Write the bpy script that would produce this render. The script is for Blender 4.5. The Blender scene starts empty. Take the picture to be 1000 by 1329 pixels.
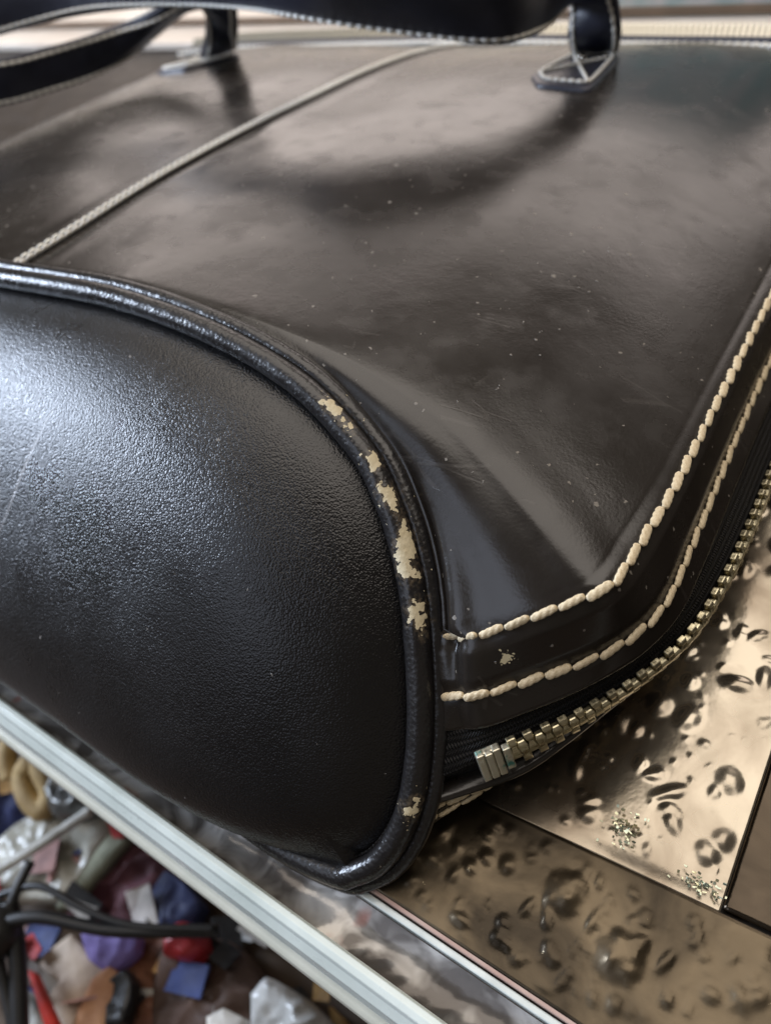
import bpy, bmesh, math, random, json
import numpy as np
from mathutils import Vector, Matrix
D = json.loads('''{"cam": [0.0647169106250743, -0.10235547355338814, 0.18249602221416633], "camR": [[0.8386889638611958, 0.49168028858815727, -0.2342035774946662], [-0.2592627709861373, 0.7386387378128092, 0.6222504564746336], [0.47894011888546506, -0.4611543221267328, 0.7469625517425958]], "inner": [[-0.00083, -0.03922, 0.0402], [0.00762, -0.03768, 0.04408], [0.01373, -0.03502, 0.04716], [0.01937, -0.03154, 0.0496], [0.02499, -0.02698, 0.05133], [0.02942, -0.02279, 0.05232], [0.03062, -0.01144, 0.05113], [0.03143, 0.00314, 0.04927], [0.03102, 0.03681, 0.04414], [0.03043, 0.08006, 0.03703], [0.03, 0.12412, 0.03078], [0.029, 0.18355, 0.02233], [0.027, 0.22813, 0.01599], [0.014, 0.2471, 0.01417], [-0.004, 0.25072, 0.01455]], "outer": [[0.00252, -0.04708, 0.03312], [0.00987, -0.04575, 0.03586], [0.01646, -0.04063, 0.03648], [0.02297, -0.03553, 0.03761], [0.02916, -0.03006, 0.03867], [0.03353, -0.02393, 0.03912], [0.03642, -0.01638, 0.03931], [0.03649, 0.00245, 0.03751], [0.03541, 0.02974, 0.03371], [0.03444, 0.06846, 0.0279], [0.0375, 0.12264, 0.02241], [0.036, 0.18718, 0.01408], [0.033, 0.23479, 0.00771], [0.017, 0.25411, 0.00786], [-0.004, 0.25741, 0.00931]], "edge": [[0.00424, -0.05215, 0.02856], [0.01284, -0.04866, 0.03028], [0.0194, -0.04309, 0.03183], [0.0257, -0.03736, 0.03336], [0.0315, -0.03077, 0.03443], [0.03614, -0.02314, 0.03471], [0.0389, -0.01387, 0.0343], [0.03931, 0.0014, 0.03282], [0.03862, 0.027, 0.02963], [0.03798, 0.0561, 0.02551], [0.0405, 0.12186, 0.01798], [0.0395, 0.19132, 0.00878], [0.036, 0.24018, 0.00372], [0.019, 0.2595, 0.00386], [-0.004, 0.2628, 0.00531]], "zip": [[0.00601, -0.05945, 0.02199], [0.01114, -0.05575, 0.02442], [0.01773, -0.04856, 0.02467], [0.02418, -0.04096, 0.02536], [0.03029, -0.03253, 0.02591], [0.03594, -0.02265, 0.0262], [0.0401, -0.01226, 0.02589], [0.04227, 0.00338, 0.02415], [0.04291, 0.02088, 0.02208], [0.04268, 0.04092, 0.01905], [0.0435, 0.12108, 0.01355], [0.0425, 0.19071, 0.00533], [0.039, 0.24351, -0.00043], [0.021, 0.2648, -0.00063], [-0.004, 0.2681, 0.00082]], "bedge": [[0.00546, -0.06412, 0.01778], [0.01222, -0.05734, 0.01657], [0.02034, -0.04912, 0.01716], [0.02563, -0.04019, 0.01761], [0.03078, -0.03048, 0.01874], [0.03643, -0.01958, 0.01906], [0.04046, -0.00883, 0.01919], [0.04251, 0.00761, 0.01781], [0.04292, 0.02566, 0.01565], [0.0427, 0.04496, 0.01326], [0.0405, 0.12047, 0.0101], [0.0395, 0.19002, 0.00139], [0.036, 0.23897, -0.00318], [0.019, 0.26025, -0.00338], [-0.004, 0.26356, -0.00193]], "out": [[-0.14941, -0.00053, 0.07504], [-0.12563, 0.0, 0.07551], [-0.10401, 0.00014, 0.07564], [-0.08395, -0.00102, 0.07459], [-0.06529, -0.00307, 0.07275], [-0.05164, -0.00541, 0.07064], [-0.04089, -0.00815, 0.06818], [-0.03058, -0.01218, 0.06454], [-0.02206, -0.01651, 0.06065], [-0.01563, -0.02186, 0.05583], [-0.01052, -0.02735, 0.05089], [-0.00593, -0.03405, 0.04486], [-0.00253, -0.04099, 0.0386], [0.00058, -0.04861, 0.03174], [0.0027, -0.05595, 0.02514], [0.00352, -0.06315, 0.01865], [0.00234, -0.06991, 0.01256], [-0.00071, -0.07531, 0.00771], [-0.00704, -0.0801, 0.00339]], "pn": [-0.0, -0.6691306063588581, 0.7431448254773942], "seam0": [-0.147, 0.0, 0.07551], "Fy": [0.0, 0.984807753012208, -0.17364817766693033], "Fz": [0.0, 0.17364817766693033, 0.9848077530122079], "F0": [0.0, 0.0, 0.07551295643870355], "off": -0.07551295643870355, "A_low": [[-0.07389, 0.20659, 0.03604], [-0.07137, 0.1995, 0.04643], [-0.07174, 0.2042, 0.05169], [-0.07228, 0.20345, 0.05589], [-0.07123, 0.19049, 0.05817], [-0.06843, 0.17027, 0.06021], [-0.07102, 0.15053, 0.06572], [-0.08291, 0.14528, 0.06919], [-0.1073, 0.13995, 0.07521], [-0.13386, 0.13611, 0.08096], [-0.17788, 0.14852, 0.07979], [-0.22045, 0.15157, 0.07925], [-0.261, 0.14675, 0.07908], [-0.29562, 0.13197, 0.07864], [-0.32216, 0.11268, 0.07798], [-0.34322, 0.09812, 0.07344], [-0.33036, 0.08091, 0.06937], [-0.31574, 0.09081, 0.06356], [-0.2892, 0.11067, 0.05955], [-0.28034, 0.12832, 0.05593], [-0.27298, 0.14441, 0.0536], [-0.26876, 0.16316, 0.05284], [-0.26424, 0.1847, 0.05513], [-0.2462, 0.18848, 0.06259], [-0.23235, 0.18586, 0.06711], [-0.23612, 0.19294, 0.05977], [-0.23969, 0.19211, 0.05179], [-0.25678, 0.20009, 0.03718]], "A_up": [[-0.0577, 0.21024, 0.0354], [-0.0536, 0.20246, 0.04591], [-0.05412, 0.20155, 0.05419], [-0.05408, 0.19215, 0.06702], [-0.05757, 0.17934, 0.07638], [-0.06409, 0.17118, 0.08036], [-0.06633, 0.14706, 0.08715], [-0.07437, 0.13696, 0.09198], [-0.09311, 0.127, 0.09881], [-0.11461, 0.12048, 0.10402], [-0.15617, 0.13419, 0.10161], [-0.20617, 0.14853, 0.09806], [-0.25644, 0.15437, 0.095], [-0.28858, 0.13886, 0.09469], [-0.32358, 0.11973, 0.09502], [-0.34736, 0.10231, 0.09403], [-0.35132, 0.09097, 0.08994], [-0.31917, 0.09932, 0.08034], [-0.28278, 0.11767, 0.07507], [-0.27558, 0.13555, 0.0709], [-0.26807, 0.15056, 0.06826], [-0.25937, 0.16343, 0.067], [-0.24237, 0.16944, 0.06899], [-0.22556, 0.17606, 0.0729], [-0.20868, 0.17921, 0.07336], [-0.21436, 0.188, 0.06267], [-0.22157, 0.19231, 0.05277], [-0.24968, 0.21689, 0.03422]], "tabR": [[-0.07373, 0.17146, 0.04274], [-0.06676, 0.16141, 0.04451], [-0.04827, 0.16106, 0.04458], [-0.05503, 0.20482, 0.03686], [-0.05935, 0.21228, 0.03554], [-0.07393, 0.20677, 0.03652]], "tabL": [[-0.27966, 0.19114, 0.03927], [-0.26725, 0.18211, 0.04086], [-0.24924, 0.18034, 0.04118], [-0.23931, 0.20547, 0.03674], [-0.25005, 0.21762, 0.0346], [-0.26788, 0.21047, 0.03586]], "scuff": [[[0.013870858005285501, -0.03542852766189601, 0.0411428972768422], 0.00045454545454545455], [[0.014110146327108407, -0.03328118380891795, 0.0407642626187037], 0.0003787878787878788], [[0.014862290300835683, -0.03776697923536691, 0.04155522938232529], 0.0006060606060606061], [[0.016596073835834682, -0.039692008131633455, 0.04189466391538051], 0.0003787878787878788], [[0.015381715254097483, -0.03391877487792567, 0.040876687126828515], 0.00024242424242424245], [[0.016070882938992545, -0.036012463039813314, 0.04124586083895922], 0.0001818181818181818]], "scratch": [[-0.10338621489103429, -0.02788769748023554, 0.06655035359662131], [-0.11568094544947845, -0.05749356876836101, 0.03989310735383188]], "chips": [[[-0.03323147063247256, -0.0112745869737764, 0.0704746771022318], 0.0010606060606060607], [[-0.031790260618129645, -0.012122205683355883, 0.06971147778810391], 0.0009090909090909091], [[-0.02871969560298261, -0.013299388381640433, 0.06865153772569106], 0.0007575757575757576], [[-0.027306139008002953, -0.014132586321289577, 0.06790132293113033], 0.00045454545454545455], [[-0.02047088005395574, -0.01789697535332, 0.06451185182237967], 0.0007575757575757576], [[-0.019831673702036576, -0.01871451037345346, 0.0637757399838964], 0.0006060606060606061], [[-0.01625028430284442, -0.022357765439013254, 0.0604953383884578], 0.0007575757575757576], [[-0.01375138422365381, -0.023385167108580823, 0.05957026177006079], 0.0007575757575757576], [[-0.012561952782756222, -0.022693221027985648, 0.06019329281946473], 0.0012121212121212121], [[-0.011701216498421693, -0.023677120961650287, 0.05930738534000872], 0.0009090909090909091], [[-0.010351235850841245, -0.02559671296235294, 0.05757897693917427], 0.0009090909090909091], [[-0.009222873133475695, -0.026863804252196772, 0.05643808281730433], 0.0012121212121212121], [[-0.00911491176245284, -0.028227493999419536, 0.055210211053737426], 0.0012121212121212121], [[-0.008025145538563108, -0.029382100222881638, 0.054170598940560685], 0.0012121212121212121], [[-0.009135319478260642, -0.030786186677653392, 0.05290635381814037], 0.0009090909090909091], [[-0.007986918803749493, -0.032627438118867556, 0.051248483573901916], 0.0007575757575757576], [[-0.005691600332147939, -0.0326850253361197, 0.051196631810588235], 0.0006060606060606061], [[-0.003115975874127458, -0.03672394313576361, 0.04755997388920233], 0.0007575757575757576], [[-0.004357278585610427, -0.03819798961755214, 0.046232736475516935], 0.0005303030303030304], [[-0.00214375778290804, -0.03858129516243104, 0.04588760661270618], 0.0007575757575757576], [[-0.0017943249219583846, -0.04012891200100524, 0.04449412615223054], 0.0006060606060606061], [[-0.004549843943348869, -0.039185522315725536, 0.04534355804020526], 0.00030303030303030303], [[0.003907751138930514, -0.06641242511557982, 0.020828344645512267], 0.00045454545454545455], [[0.005377091430236139, -0.06553194982029263, 0.021621128162293203], 0.00045454545454545455], [[0.004959774146745553, -0.06690766522704104, 0.02038242844625404], 0.0003787878787878788]], "clut": {"blue_cloth": [[[-0.26537, -0.10076, -0.16], [-0.24754, -0.09254, -0.16], [-0.23065, -0.10119, -0.16], [-0.22301, -0.11141, -0.16], [-0.23652, -0.12567, -0.16]], 0.012], "clear_bag": [[[-0.22364, -0.12925, -0.148], [-0.21854, -0.1119, -0.148], [-0.2095, -0.09922, -0.148], [-0.19114, -0.08748, -0.148], [-0.17545, -0.08829, -0.148], [-0.17418, -0.10503, -0.148], [-0.1746, -0.12421, -0.148], [-0.18759, -0.13074, -0.148], [-0.20795, -0.1427, -0.148]], 0.01], "khaki_folder": [[[-0.17568, -0.12853, -0.15], [-0.17826, -0.10988, -0.15], [-0.17854, -0.0875, -0.15], [-0.16417, -0.09052, -0.15], [-0.16663, -0.10938, -0.15], [-0.16927, -0.12529, -0.15]], 0.004], "maroon_cloth": [[[-0.17447, -0.12969, -0.158], [-0.17704, -0.11723, -0.158], [-0.17835, -0.09256, -0.158], [-0.15528, -0.08872, -0.158], [-0.1383, -0.09789, -0.158], [-0.13817, -0.11613, -0.158], [-0.15471, -0.12787, -0.158]], 0.014], "navy_cloth": [[[-0.14012, -0.11711, -0.152], [-0.142, -0.10495, -0.152], [-0.14189, -0.09475, -0.152], [-0.1187, -0.09815, -0.152], [-0.11787, -0.11045, -0.152]], 0.008], "purple_cloth": [[[-0.15317, -0.12999, -0.143], [-0.13219, -0.11796, -0.143], [-0.12769, -0.12392, -0.143], [-0.13247, -0.13449, -0.143], [-0.14357, -0.1352, -0.143]], 0.006], "cream_paper": [[[-0.1646, -0.14391, -0.146], [-0.15916, -0.13229, -0.146], [-0.14559, -0.13402, -0.146], [-0.13229, -0.13553, -0.146], [-0.13544, -0.14717, -0.146], [-0.13517, -0.15925, -0.146], [-0.14649, -0.16539, -0.146], [-0.15815, -0.15574, -0.146]], 0.004], "orange_paper": [[[-0.13455, -0.1503, -0.142], [-0.13668, -0.13929, -0.142], [-0.13373, -0.1324, -0.142], [-0.12527, -0.13328, -0.142], [-0.11902, -0.15112, -0.142], [-0.12997, -0.15706, -0.142]], 0.005], "red_strip": [[[-0.15954, -0.14905, -0.136], [-0.15579, -0.14827, -0.136], [-0.1299, -0.15797, -0.136], [-0.13537, -0.16093, -0.136]], 0.003], "white_packet": [[[-0.16401, -0.15566, -0.144], [-0.1596, -0.15453, -0.144], [-0.1404, -0.1624, -0.144], [-0.15232, -0.16887, -0.144]], 0.004], "rust_cloth": [[[-0.12694, -0.15322, -0.156], [-0.13548, -0.13719, -0.156], [-0.14349, -0.11776, -0.156], [-0.13932, -0.10575, -0.156], [-0.12433, -0.10796, -0.156], [-0.10463, -0.14112, -0.156]], 0.012], "black_pouch": [[[-0.12018, -0.14796, -0.14], [-0.12881, -0.13615, -0.14], [-0.1257, -0.13043, -0.14], [-0.11985, -0.13229, -0.14], [-0.11401, -0.14408, -0.14]], 0.007], "brown_cloth": [[[-0.1046, -0.14616, -0.15], [-0.12333, -0.11997, -0.15], [-0.11823, -0.11115, -0.15], [-0.09835, -0.10307, -0.15], [-0.07456, -0.11056, -0.15], [-0.0654, -0.12478, -0.15]], 0.016], "red_pouch": [[[-0.11343, -0.11919, -0.138], [-0.11789, -0.11255, -0.138], [-0.11413, -0.10637, -0.138], [-0.10673, -0.10562, -0.138], [-0.10122, -0.1105, -0.138], [-0.10356, -0.1158, -0.138]], 0.01], "white_bag": [[[-0.07194, -0.11312, -0.13], [-0.07002, -0.10619, -0.13], [-0.05731, -0.10483, -0.13], [-0.04236, -0.10766, -0.13], [-0.03703, -0.11588, -0.13], [-0.05921, -0.12804, -0.13]], 0.016], "torn_paper": [[[-0.08383, -0.12672, -0.134], [-0.07999, -0.12146, -0.134], [-0.07091, -0.1203, -0.134], [-0.06399, -0.12635, -0.134], [-0.07752, -0.13373, -0.134]], 0.004], "grey_tin": [[[-0.20582, -0.09599, -0.135], [-0.21281, -0.0858, -0.135], [-0.19977, -0.08174, -0.135], [-0.1784, -0.0868, -0.135], [-0.18505, -0.0965, -0.135], [-0.19345, -0.1005, -0.135]], 0.012]}, "cord": [[[-0.23009, -0.09744, -0.14], [-0.2367, -0.08996, -0.135], [-0.237, -0.08218, -0.132], [-0.22694, -0.08068, -0.13], [-0.21831, -0.0867, -0.13], [-0.22152, -0.09372, -0.135], [-0.21374, -0.10034, -0.138], [-0.2039, -0.10128, -0.14], [-0.20368, -0.09414, -0.137], [-0.21166, -0.08857, -0.132], [-0.21898, -0.08307, -0.13], [-0.22401, -0.0761, -0.135]]], "stand": [[[-0.17732, -0.13541, -0.115], [-0.16035, -0.1232, -0.112], [-0.14149, -0.12097, -0.114], [-0.12204, -0.11701, -0.118], [-0.09389, -0.10247, -0.125]], [[-0.16726, -0.14174, -0.112], [-0.15263, -0.13133, -0.112], [-0.12765, -0.12191, -0.118], [-0.09326, -0.1022, -0.127]], [[-0.16725, -0.13276, -0.112], [-0.15784, -0.14364, -0.12], [-0.14137, -0.16513, -0.13]], [[-0.1703, -0.11814, -0.112], [-0.16755, -0.12833, -0.112], [-0.16269, -0.14664, -0.118], [-0.15342, -0.15738, -0.125], [-0.14302, -0.16602, -0.13]]], "streak": [[-0.1984, -0.13096, -0.132], [-0.18781, -0.1131, -0.132], [-0.17808, -0.09141, -0.134]], "sheet": {"L": [[0.006585485479671083, -0.05162585448587314], [0.021614999172225736, -0.05231638196121281], [0.03718031293583665, -0.05313558042630969], [0.05002443984026299, -0.054121852047205744], [0.06069919384934684, -0.05565618893105834], [0.06749165790816021, -0.05772806286933285], [0.07276827214711225, -0.06017042379395224]], "Redge": [[0.06018190237624356, -0.05559790860143071], [0.05992428174555349, -0.04321203052462147], [0.05977930287214256, -0.02982652127021431], [0.060394140137535565, -0.015985947443400345]]}}''')
A = lambda k: np.array(D[k], float)
S = bpy.context.scene
COL = S.collection
rng = np.random.default_rng(7)
random.seed(7)

# ------------------------------------------------------------------ camera
cd = bpy.data.cameras.new('camera'); cam = bpy.data.objects.new('camera', cd); COL.objects.link(cam)
CX, CY, CZ = [Vector(v) for v in D['camR']]
m = Matrix((CX, CY, CZ)).transposed().to_4x4(); m.translation = Vector(D['cam']); cam.matrix_world = m
cd.sensor_fit = 'VERTICAL'; cd.sensor_height = 36.0; cd.lens = 36.0*1101/1329
cd.clip_start = 0.005; cd.clip_end = 50
cd.dof.use_dof = True; cd.dof.focus_distance = 0.166; cd.dof.aperture_fstop = 13
S.camera = cam
# ------------------------------------------------------------------ world and lamps
w = bpy.data.worlds.new('World'); S.world = w; w.use_nodes = True
nt = w.node_tree; bg = nt.nodes['Background']
tc = nt.nodes.new('ShaderNodeTexCoord'); nz = nt.nodes.new('ShaderNodeTexNoise'); cr = nt.nodes.new('ShaderNodeValToRGB')
nz.inputs['Scale'].default_value = 2.2; nz.inputs['Detail'].default_value = 3.0
cr.color_ramp.elements[0].position = .38; cr.color_ramp.elements[0].color = (.10, .085, .07, 1)
cr.color_ramp.elements[1].position = .62; cr.color_ramp.elements[1].color = (.62, .54, .44, 1)
nt.links.new(tc.outputs['Generated'], nz.inputs['Vector']); nt.links.new(nz.outputs['Fac'], cr.inputs['Fac'])
nt.links.new(cr.outputs['Color'], bg.inputs['Color']); bg.inputs['Strength'].default_value = 0.26
def lamp(name, loc, target, sx, sy, radiance, color):
    l = bpy.data.lights.new(name, 'AREA'); l.shape = 'RECTANGLE'; l.size = sx; l.size_y = sy
    l.energy = radiance*math.pi*sx*sy; l.color = color
    o = bpy.data.objects.new(name, l); COL.objects.link(o); o.location = loc
    o.rotation_euler = (Vector(target)-Vector(loc)).to_track_quat('-Z', 'Y').to_euler()
    return o
lamp('rear_cool_fill', (-.55, -1.15, 1.15), (-.05, .1, .05), .75, .75, 1.6, (.74, .82, 1))  # added unseen lamp behind the camera; cool sheen on straps and bottom panel
lamp('open_shop_front', (-.75, 2.0, .55), (0, 0, 0), 2.8, 1.0, 2.1, (1, .88, .82))
lamp('ceiling_panel', (-.1, .55, 1.6), (0, 0, 0), 2.2, 1.7, 2.4, (1, .91, .82))
lamp('side_window', (-1.45, -.36, .66), (-.1, 0, .05), .52, .60, 34.0, (.70, .81, 1))
S.render.engine = 'CYCLES'
S.view_settings.view_transform = 'Standard'; S.view_settings.look = 'None'
S.view_settings.exposure = 0; S.view_settings.gamma = 1

# ------------------------------------------------------------------ material helpers
class NT:
    def __init__(s, name):
        s.m = bpy.data.materials.new(name); s.m.use_nodes = True; s.t = s.m.node_tree
        s.b = s.t.nodes['Principled BSDF']
        s.obj = s.t.nodes.new('ShaderNodeTexCoord').outputs['Object']
    def n(s, typ, **kw):
        x = s.t.nodes.new(typ)
        for k, v in kw.items():
            if hasattr(x, k): setattr(x, k, v)
            else: s.set(x.inputs[k.replace('_', ' ')] if k.replace('_', ' ') in x.inputs else x.inputs[int(k[1:])], v)
        return x
    def set(s, sock, v):
        if isinstance(v, bpy.types.NodeSocket): s.t.links.new(v, sock)
        else: sock.default_value = v
    def noise(s, scale, detail=2, vec=None, rough=.5, dist=0):
        x = s.t.nodes.new('ShaderNodeTexNoise'); s.set(x.inputs['Vector'], vec or s.obj)
        x.inputs['Scale'].default_value = scale; x.inputs['Detail'].default_value = detail
        x.inputs['Roughness'].default_value = rough; x.inputs['Distortion'].default_value = dist
        return x.outputs['Fac']
    def vor(s, scale, feature='F1', vec=None, rand=1):
        x = s.t.nodes.new('ShaderNodeTexVoronoi'); x.feature = feature; s.set(x.inputs['Vector'], vec or s.obj)
        x.inputs['Scale'].default_value = scale; x.inputs['Randomness'].default_value = rand
        return x
    def math(s, op, a, b=0, c=0, clamp=False):
        x = s.t.nodes.new('ShaderNodeMath'); x.operation = op; x.use_clamp = clamp
        for i, v in enumerate((a, b, c)): s.set(x.inputs[i], v)
        return x.outputs[0]
    def ramp(s, f, lo, hi, a=0., b=1.):
        x = s.t.nodes.new('ShaderNodeMapRange'); s.set(x.inputs['Value'], f)
        x.inputs['From Min'].default_value = lo; x.inputs['From Max'].default_value = hi
        x.inputs['To Min'].default_value = a; x.inputs['To Max'].default_value = b
        return x.outputs['Result']
    def mix(s, f, a, b):
        x = s.t.nodes.new('ShaderNodeMix'); x.data_type = 'RGBA'
        s.set(x.inputs['Factor'], f)
        for k, v in ((6, a), (7, b)):
            s.set(x.inputs[k], v if isinstance(v, bpy.types.NodeSocket) else (*v, 1) if len(v) == 3 else v)
        return x.outputs[2]
    def bump(s, h, dist, strength=1, normal=None):
        x = s.t.nodes.new('ShaderNodeBump'); s.set(x.inputs['Height'], h)
        x.inputs['Distance'].default_value = dist; x.inputs['Strength'].default_value = strength
        if normal: s.set(x.inputs['Normal'], normal)
        return x.outputs['Normal']
    def P(s, **kw):
        for k, v in kw.items():
            k = k.replace('_', ' ')
            if isinstance(v, tuple) and len(v) == 3: v = (*v, 1)
            s.set(s.b.inputs[k], v)
        return s.m
    def specks(s, scale, size, thr):
        """random tiny dust grains: voronoi cells kept only where the cell's random value is high"""
        wn = s.t.nodes.new('ShaderNodeTexNoise'); wn.inputs['Scale'].default_value = 1500; wn.inputs['Detail'].default_value = 1; s.set(wn.inputs['Vector'], s.obj)
        wm = s.t.nodes.new('ShaderNodeVectorMath'); wm.operation = 'MULTIPLY_ADD'; s.set(wm.inputs[0], wn.outputs['Color']); wm.inputs[1].default_value = (.0011,)*3; s.set(wm.inputs[2], s.obj)
        v = s.vor(scale, vec=wm.outputs[0])
        near = s.math('LESS_THAN', s.math('ADD', v.outputs['Distance'], s.math('MULTIPLY', s.noise(scale*3, 1), size*1.2)), size*1.6)
        sep = s.t.nodes.new('ShaderNodeSeparateColor'); s.set(sep.inputs[0], v.outputs['Color'])
        return s.math('MULTIPLY', near, s.math('GREATER_THAN', sep.outputs[0], thr))

# smooth polished leather of the bag's face
def mat_smooth_leather():
    k = NT('smooth_black_leather')
    d1 = k.specks(190, .085, .66); d2 = k.specks(430, .11, .80); d3 = k.specks(95, .055, .78)
    dust = k.math('MAXIMUM', k.math('MAXIMUM', d1, d2), d3)
    cloud = k.noise(24, 4)
    base = k.mix(k.ramp(cloud, .35, .7), (.0145, .0115, .0095), (.022, .0185, .016))
    col = k.mix(k.math('MULTIPLY', dust, .55), base, (.34, .31, .27))
    rough = k.math('ADD', k.ramp(k.noise(38, 5), .3, .7, .17, .30), k.math('MULTIPLY', dust, .3))
    fine = k.math('ADD', k.math('MULTIPLY', k.noise(1500, 2), .5), k.math('MULTIPLY', k.noise(260, 3), .8))
    def hair(sx_, sy_, rot, thr):
        mp_ = k.t.nodes.new('ShaderNodeMapping'); mp_.inputs['Scale'].default_value = (sx_, sy_, 40); mp_.inputs['Rotation'].default_value = (0, 0, rot); k.set(mp_.inputs['Vector'], k.obj)
        v_ = k.t.nodes.new('ShaderNodeTexVoronoi'); v_.feature = 'DISTANCE_TO_EDGE'; v_.inputs['Scale'].default_value = 1; k.set(v_.inputs['Vector'], mp_.outputs[0])
        return k.math('MULTIPLY', k.ramp(v_.outputs['Distance'], .004, .016, 1, 0), k.math('GREATER_THAN', k.noise(55, 2), thr))
    hs = k.math('MAXIMUM', hair(18, 75, .5, .60), hair(14, 60, -.9, .63))
    col = k.mix(k.math('MULTIPLY', hs, .03), col, (.5, .46, .42)); fine = k.math('SUBTRACT', fine, k.math('MULTIPLY', hs, .15))
    rough = k.math('ADD', rough, k.math('MULTIPLY', k.ramp(k.noise(120, 5), .5, .75), .10))
    n1 = k.bump(fine, .00008, .6); n2 = k.bump(dust, .00012, .8, n1)
    wn = k.t.nodes.new('ShaderNodeTexNoise'); wn.inputs['Scale'].default_value = 900; wn.inputs['Detail'].default_value = 3; k.set(wn.inputs['Vector'], k.obj)
    a1 = k.t.nodes.new('ShaderNodeVectorMath'); a1.operation = 'MULTIPLY_ADD'; k.set(a1.inputs[0], wn.outputs['Color']); a1.inputs[1].default_value = (.005,)*3; k.set(a1.inputs[2], k.obj)
    best = None
    for p_, r_ in D['scuff']:
        ds = k.t.nodes.new('ShaderNodeVectorMath'); ds.operation = 'DISTANCE'; k.set(ds.inputs[0], a1.outputs[0]); ds.inputs[1].default_value = tuple(np.array(p_)-np.array(BL)+.0025)
        q = k.math('SUBTRACT', ds.outputs['Value'], r_*1.3+.0004); best = q if best is None else k.math('MINIMUM', best, q)
    mk = k.math('LESS_THAN', best, 0.); col = k.mix(mk, col, (.66, .58, .38))
    return k.P(Base_Color=col, Roughness=rough, Normal=n2, Specular_IOR_Level=.62)
# grained leather of the bottom
def mat_grain():
    k = NT('grained_black_leather')
    v = k.vor(2150, 'SMOOTH_F1'); v.inputs['Smoothness'].default_value = .35
    v2 = k.vor(3100)
    h = k.math('ADD', k.math('MULTIPLY', v.outputs['Distance'], -1.0), k.math('MULTIPLY', v2.outputs['Distance'], -.35))
    h = k.math('ADD', h, k.math('MULTIPLY', k.noise(420, 2), .5))
    d = k.math('MAXIMUM', k.specks(150, .05, .86), k.specks(380, .07, .93))
    col = k.mix(k.math('MULTIPLY', d, .6), (.0065, .0062, .0068), (.4, .38, .36))
    amt = k.ramp(k.noise(26, 3), .3, .7, .6, 1.0)
    n1 = k.bump(k.math('MULTIPLY', h, amt), .00014, .85)
    n2 = k.bump(d, .0001, .7, n1)
    # one long pale scratch, a raised scuff in the lacquer
    a_, b_ = [np.array(v)-np.array(BL) for v in D['scratch']]; L_ = float(np.linalg.norm(b_-a_)); dr = (b_-a_)/L_
    def vm(op, x, y):
        n_ = k.t.nodes.new('ShaderNodeVectorMath'); n_.operation = op
        for i_, v_ in enumerate((x, y)):
            if v_ is not None: k.set(n_.inputs[i_], v_ if isinstance(v_, bpy.types.NodeSocket) else tuple(map(float, v_)))
        return n_
    rel = vm('SUBTRACT', k.obj, a_).outputs[0]; al = vm('DOT_PRODUCT', rel, dr).outputs['Value']
    side_ = unit(np.cross(dr, A('pn'))); dd = k.math('ABSOLUTE', k.math('ADD', vm('DOT_PRODUCT', rel, side_).outputs['Value'], k.math('MULTIPLY', k.math('SUBTRACT', k.noise(60, 2), .5), .0012)))
    ln = k.math('MULTIPLY', k.ramp(dd, .00015, .00055, 1, 0), k.math('MULTIPLY', k.ramp(al, 0, L_*.3), k.ramp(al, L_*.7, L_, 1, 0)))
    col = k.mix(k.math('MULTIPLY', ln, .42), col, (.5, .5, .52))
    return k.P(Base_Color=col, Roughness=k.ramp(k.noise(60, 4), .3, .7, .24, .34), Normal=n2, Specular_IOR_Level=.55), k
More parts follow.
